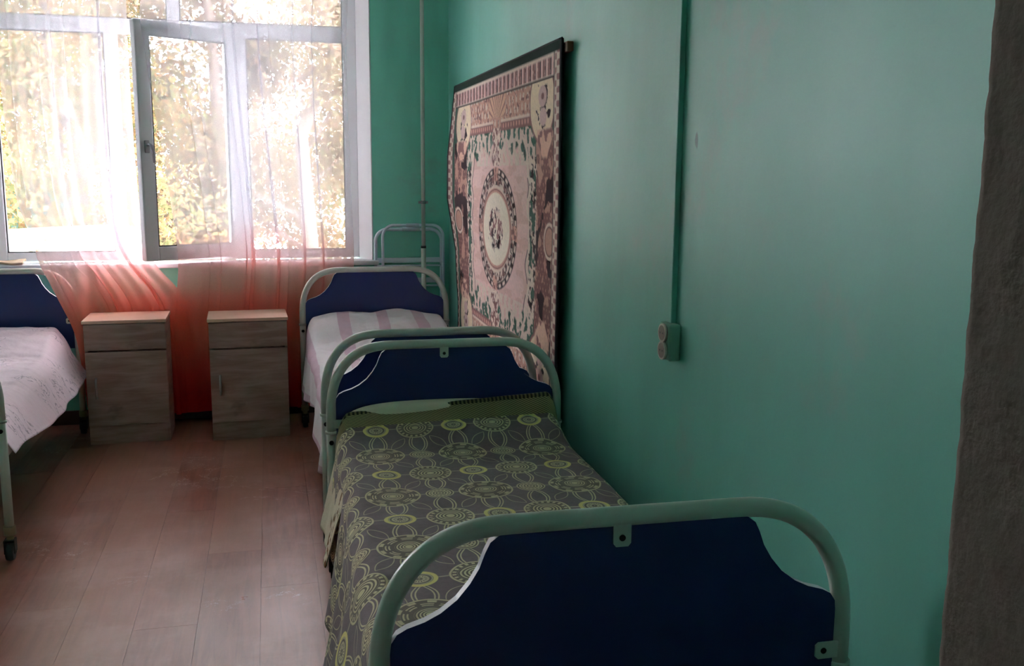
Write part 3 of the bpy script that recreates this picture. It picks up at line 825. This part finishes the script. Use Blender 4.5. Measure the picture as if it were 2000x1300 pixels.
# ------------------------------------------------------------------ wall rug
def rug_colors(Y, Z):
    """Y: 5.66 (left) .. 3.54 (right); Z: 1.995 top .. 0.42 bottom -> dyed colour"""
    cream = np.array(lin(240, 218, 204)); pink = np.array(lin(238, 202, 196)); green = np.array(lin(84, 112, 100))
    dark = np.array(lin(76, 60, 64)); mauve = np.array(lin(146, 106, 104)); tan = np.array(lin(208, 162, 146)); ivory = np.array(lin(244, 232, 214))
    yc, zc = 4.575, 1.235
    y = Y-yc; z = Z-zc; ay = np.abs(y); az = np.abs(z)
    C = np.ones(Y.shape+(3,))*green
    def put(mask, col):
        nonlocal C
        mk = np.clip(mask, 0, 1)[..., None]; C = C*(1-mk)+col*mk
    def soft(d, w=0.006): return np.clip(0.5-d/w, 0, 1)     # d<0 inside
    n1 = fnoise(Y*22, Z*22, 41, 3); n2 = fnoise(Y*55, Z*55, 47, 2); n3 = fnoise(Y*9, Z*9, 53, 3)
    # field: broad pink cartouche with scalloped ends
    scal = 0.03*np.sin(y*26)+0.03*(n1-0.5)
    fy = 0.60+0.035*(n1-0.5)-0.10*sstep(0.28, 0.44, az)
    field = soft(np.maximum(ay-fy, az-(0.385-0.30*np.clip(ay-0.20, 0, 1)**1.2*0.6+scal)), 0.012)
    put(field, pink)
    put(field*0.35*(fnoise(Y*7, Z*30, 61, 3) > 0.56), tan)
    # leaf sprays standing into the green
    spray = (np.sin(ay*70+5*n1)*np.sin(az*46+4*n3) > -0.25) & (n1 > 0.36) & (az > 0.30) & (az < 0.47+0.02*np.sin(ay*50)) & (ay < 0.68) & (ay > 0.06)
    put(spray*1.0, cream*0.92)
    crest = soft(np.maximum(ay-0.075-0.02*np.sin(az*60), az-0.50), 0.01)*(az > 0.30)
    put(crest, cream); put(crest*(n2 > 0.56), mauve)
    # acanthus scrolls bounding the field
    scr = soft(np.abs(ay-(0.585-0.10*sstep(0.28, 0.44, az)+0.018*np.sin(az*38)))-0.016, 0.008)*(az < 0.42)
    put(scr, cream*0.95)
    scd = soft(np.abs(ay-(0.562-0.10*sstep(0.26, 0.42, az)+0.018*np.sin(az*38)))-0.005, 0.006)*(az < 0.40)*(n3 > 0.42)
    put(scd, dark)
    # medallion
    th = np.arctan2(z/0.29, y/0.41); rr = np.sqrt((y/0.405)**2+(z/0.292)**2)
    put(soft(rr-1.0, 0.02), dark)
    ring = soft(np.abs(rr-0.945)-0.028, 0.02)*(np.sin(th*30) > -0.25)
    put(ring, cream)
    put(soft(rr-0.885, 0.02), cream*0.9)
    put(soft(np.abs(rr-0.80)-0.075, 0.02)*(n2 > 0.52), mauve*0.95)
    put(soft(np.abs(rr-0.80)-0.075, 0.02)*(fnoise(Y*70, Z*70, 71, 2) > 0.60), dark*1.2)
    card = (np.minimum(np.abs(np.sin(th)), np.abs(np.cos(th))) < 0.13)*soft(np.abs(rr-0.90)-0.11, 0.02)
    put(card, tan*1.15); put(card*(n2 > 0.55), mauve)
    rin = np.sqrt((y/0.282)**2+(z/0.178)**2)
    put(soft(rin-1.10, 0.02), tan*1.05); put(soft(np.abs(rin-1.06)-0.015, 0.02), mauve)
    put(soft(rin-0.985, 0.02), ivory)
    bouq = soft(np.sqrt((y/0.20)**2+(z/0.135)**2)-0.75-0.6*(n1-0.5), 0.05)
    put(bouq*(fnoise(Y*34, Z*44, 77, 3) > 0.50), mauve*1.25)
    put(bouq*(fnoise(Y*40+7, Z*40, 83, 3) > 0.575), dark)
    put(bouq*(fnoise(Y*36+3, Z*36, 89, 2) > 0.68), cream)
    # side columns with cabochons
    col = soft(np.maximum(np.abs(ay-0.83)-0.135, az-0.43), 0.01)
    put(col, mauve)
    put(col*(np.sin(ay*150)*np.sin(az*120) > 0.75), tan)
    put(col*(n1 > 0.60), tan); put(col*(n3 > 0.62), dark)
    cab = np.sqrt(((ay-0.905)/0.085)**2+((az-0.0)/0.075)**2)
    put(soft(cab-1.0, 0.06), cream); put(soft(cab-0.82, 0.05), mauve*0.8); put(soft(cab-0.72, 0.05), tan)
    fl_ = soft(np.maximum(np.abs(ay-0.65)-0.055, az-0.34), 0.01)*(n1 > 0.47)
    put(fl_, cream*0.95); put(fl_*(n2 > 0.6), dark)
    # top and bottom friezes
    top = soft(np.maximum(ay-0.62, np.abs(az-0.565)-0.085), 0.006)
    put(top, tan*1.02); put(top*(np.sin(y*95+4*n1)*np.sin(az*70+2*n3) > 0.35), cream*0.92); put(top*(n2 > 0.66), mauve)
    put(soft(np.abs(az-0.485)-0.022, 0.006)*(ay < 0.62)*(ay > 0.08), mauve*1.25)
    put(soft(np.abs(az-0.508)-0.006, 0.006)*(ay < 0.62)*(ay > 0.08), cream)
    put(soft(np.abs(az-0.485)-0.010, 0.006)*(ay < 0.60)*(ay > 0.09)*(np.sin(y*130) > 0.2), tan*1.2)
    put(soft(np.abs(az-0.645)-0.018, 0.006)*(ay < 0.66)*(ay > 0.22)*(n3 > 0.45), green)
    fan = soft(np.maximum(ay-0.17, np.abs(az-0.60)-0.07), 0.01)
    put(fan, np.array(lin(226, 186, 160))); put(fan*(np.sin(np.arctan2(y, az-0.5)*22) > 0.55), mauve*1.3)
    # corner shells with flowers
    sh = np.sqrt(((ay-0.78)/0.175)**2+((az-0.545)/0.150)**2)
    put(soft(sh-1.08, 0.04), mauve*1.2); put(soft(sh-1.0, 0.03), np.array(lin(246, 224, 198)))
    put(soft(np.sqrt(((ay-0.79)/0.11)**2+((az-0.53)/0.105)**2)-0.8-0.9*(n1-0.5), 0.05)*(fnoise(Y*26, Z*30, 97, 3) > 0.52), dark*1.1)
    put(soft(np.sqrt(((ay-0.79)/0.06)**2+((az-0.57)/0.042)**2)-1, 0.1), pink*0.85); put(soft(np.sqrt(((ay-0.79)/0.02)**2+((az-0.57)/0.014)**2)-1, 0.1), mauve)
    put(soft(np.sqrt(((ay-0.80)/0.05)**2+((az-0.49)/0.036)**2)-1, 0.1), pink*0.9)
    tas = soft(np.maximum(np.abs(ay-0.82)-0.11*(1-0.6*sstep(0.41, 0.33, az)), np.abs(az-0.385)-0.055), 0.01)
    put(tas, np.array(lin(236, 196, 176))); put(tas*(n1 > 0.58), mauve*1.2)
    # outer guard border
    e = np.minimum(np.minimum(Y-3.54, 5.66-Y), np.minimum(1.995-Z, Z-0.43))
    tb = np.minimum(1.995-Z, Z-0.43)
    dent = soft(np.abs(tb-0.085)-0.033, 0.006)
    put(soft(tb-0.130, 0.006), cream*0.95)
    put(dent, pink); put(dent*(np.sin(Y*2*PI/0.075)+1.2*(n2-0.5) > 0.3), mauve*1.25); put(dent*(np.sin(Y*2*PI/0.075+2) > 0.85), dark*1.3)
    put(soft(np.abs(tb-0.127)-0.004, 0.004), dark)
    sbx = np.minimum(Y-3.54, 5.66-Y)
    put(soft(sbx-0.085, 0.006), cream*0.9)
    put(soft(sbx-0.075, 0.006)*(np.sin(Z*2*PI/0.05)*np.sin(sbx*60) > 0.1), mauve*1.4)
    put(soft(np.abs(sbx-0.086)-0.005, 0.004), dark)
    put(soft(tb-0.038, 0.004), np.array(lin(44, 58, 52)))
    put(soft(sbx-0.016, 0.004), dark*0.8)
    return C*(0.9+0.2*fnoise(Y*160, Z*160, 101, 1))[..., None]
nY, nZ = 440, 330
Yv = np.linspace(5.66, 3.54, nY); Zv = np.linspace(1.995, 0.43, nZ)
RY, RZ = np.meshgrid(Yv, Zv)
def rug_x(Y, Z):
    t = (5.66-Y)/2.12
    x = 1.072+0.0*Y
    left = np.exp(-t/0.10)
    bulge = np.interp(Z, [0.43, 0.75, 1.05, 1.35, 1.6, 1.85, 2.0], [0.0, -0.010, -0.004, 0.046, 0.044, 0.015, 0.0])
    x = x-left*bulge
    x = x+left*0.012*sstep(1.0, 0.6, Z)
    x = x-0.006*sstep(0.5, 0.9, t)*sstep(1.6, 0.7, Z)+0.006*np.sin(t*9)*sstep(1.95, 1.2, Z)*(1-left)
    return np.minimum(x, 1.098)
P = np.stack([rug_x(RY, RZ), RY, RZ], -1)
RUGM = M('tapestry_weave', rough=0.95, spec=0.1)
vc = RUGM.node('ShaderNodeVertexColor'); vc.layer_name = 'dye'
RUGM.color(vc.outputs[0])
RUGM.bump(RUGM.noise(240, 2), 0.4, 0.004)
rg = grid_mesh('wall_rug', P, RUGM, None, None, True, rug_colors(RY, RZ))
md = rg.modifiers.new('thickness', 'SOLIDIFY'); md.thickness = 0.006; md.offset = 0
tag(rg, 'tapestry rug with oval floral medallion hung on the right wall', 'rug')
B().box(1.080, 1.106, 3.500, 5.66, 1.945, 1.982, bev=0.004).build('hanging_batten', M('brown_wood', lin(120, 78, 58), 0.6), rg)
eb = B()
zz = np.linspace(1.995, 0.43, 60)
eb.tube([(float(rug_x(np.array(3.541), np.array(q)))+0.001, 3.538, q) for q in zz], 0.006, 8)
eb.tube([(float(rug_x(np.array(5.659), np.array(q)))+0.001, 5.662, q) for q in zz], 0.006, 8)
ty = np.linspace(5.662, 3.538, 60)
eb.tube([(float(rug_x(np.array(q), np.array(1.995))), q, 1.996) for q in ty], 0.005, 8)
eb.build('edge_binding', M('black_binding', lin(30, 32, 36), 0.8), rg)

# ------------------------------------------------------------------ socket and cable trunking
tr = B().box(XW-0.017, XW, 2.505, 2.540, 1.085, ZC, bev=0.003)
tag(tr.build('cable_trunking', TEAL), 'teal painted vertical cable trunking running down to the socket', 'trunking')
so = tag(root('power_socket', (XW, 2.505, 1.035)), 'double surface socket with round outlets on the right wall', 'socket')
SOCK = M('painted_socket_plastic', lin(132, 178, 158), 0.5)
B().box(-0.036, 0, -0.038, 0.038, -0.052, 0.052, bev=0.006).build('housing', SOCK, so)
CRM = M('cream_socket_plastic', lin(214, 200, 186), 0.45); INN = M('brown_socket_well', lin(128, 108, 98), 0.6)
for dz in (0.025, -0.025):
    f = B().tube([(-0.036, 0, dz), (-0.044, 0, dz)], 0.0265, 28).build('outlet', CRM, so)
    B().tube([(-0.0435, 0, dz), (-0.0446, 0, dz)], 0.0215, 28).tube([(-0.0446, -0.009, dz), (-0.0450, -0.009, dz)], 0.0028, 10, mi=1).tube([(-0.0446, 0.009, dz), (-0.0450, 0.009, dz)], 0.0028, 10, mi=1).build('well', [INN, BLACK], f)

# ------------------------------------------------------------------ small things
pv = []
for i in range(9):
    for j in range(7):
        a, b = i/8, j/6
        pv.append((-1.60+0.22*a, 6.045+0.10*b+0.01*math.sin(5*a), WZ0-0.002+0.010+0.006*math.sin(6*a+2*b)+0.006*b))
pf = [[i*7+j, (i+1)*7+j, (i+1)*7+j+1, i*7+j+1] for i in range(8) for j in range(6)]
pa = B().raw(pv, pf, 0, True).build('folded_paper', M('tan_paper', lin(206, 178, 150), 0.8))
md = pa.modifiers.new('thickness', 'SOLIDIFY'); md.thickness = 0.012; md.offset = 0
tag(pa, 'crumpled tan paper lying on the left end of the window sill', 'paper')
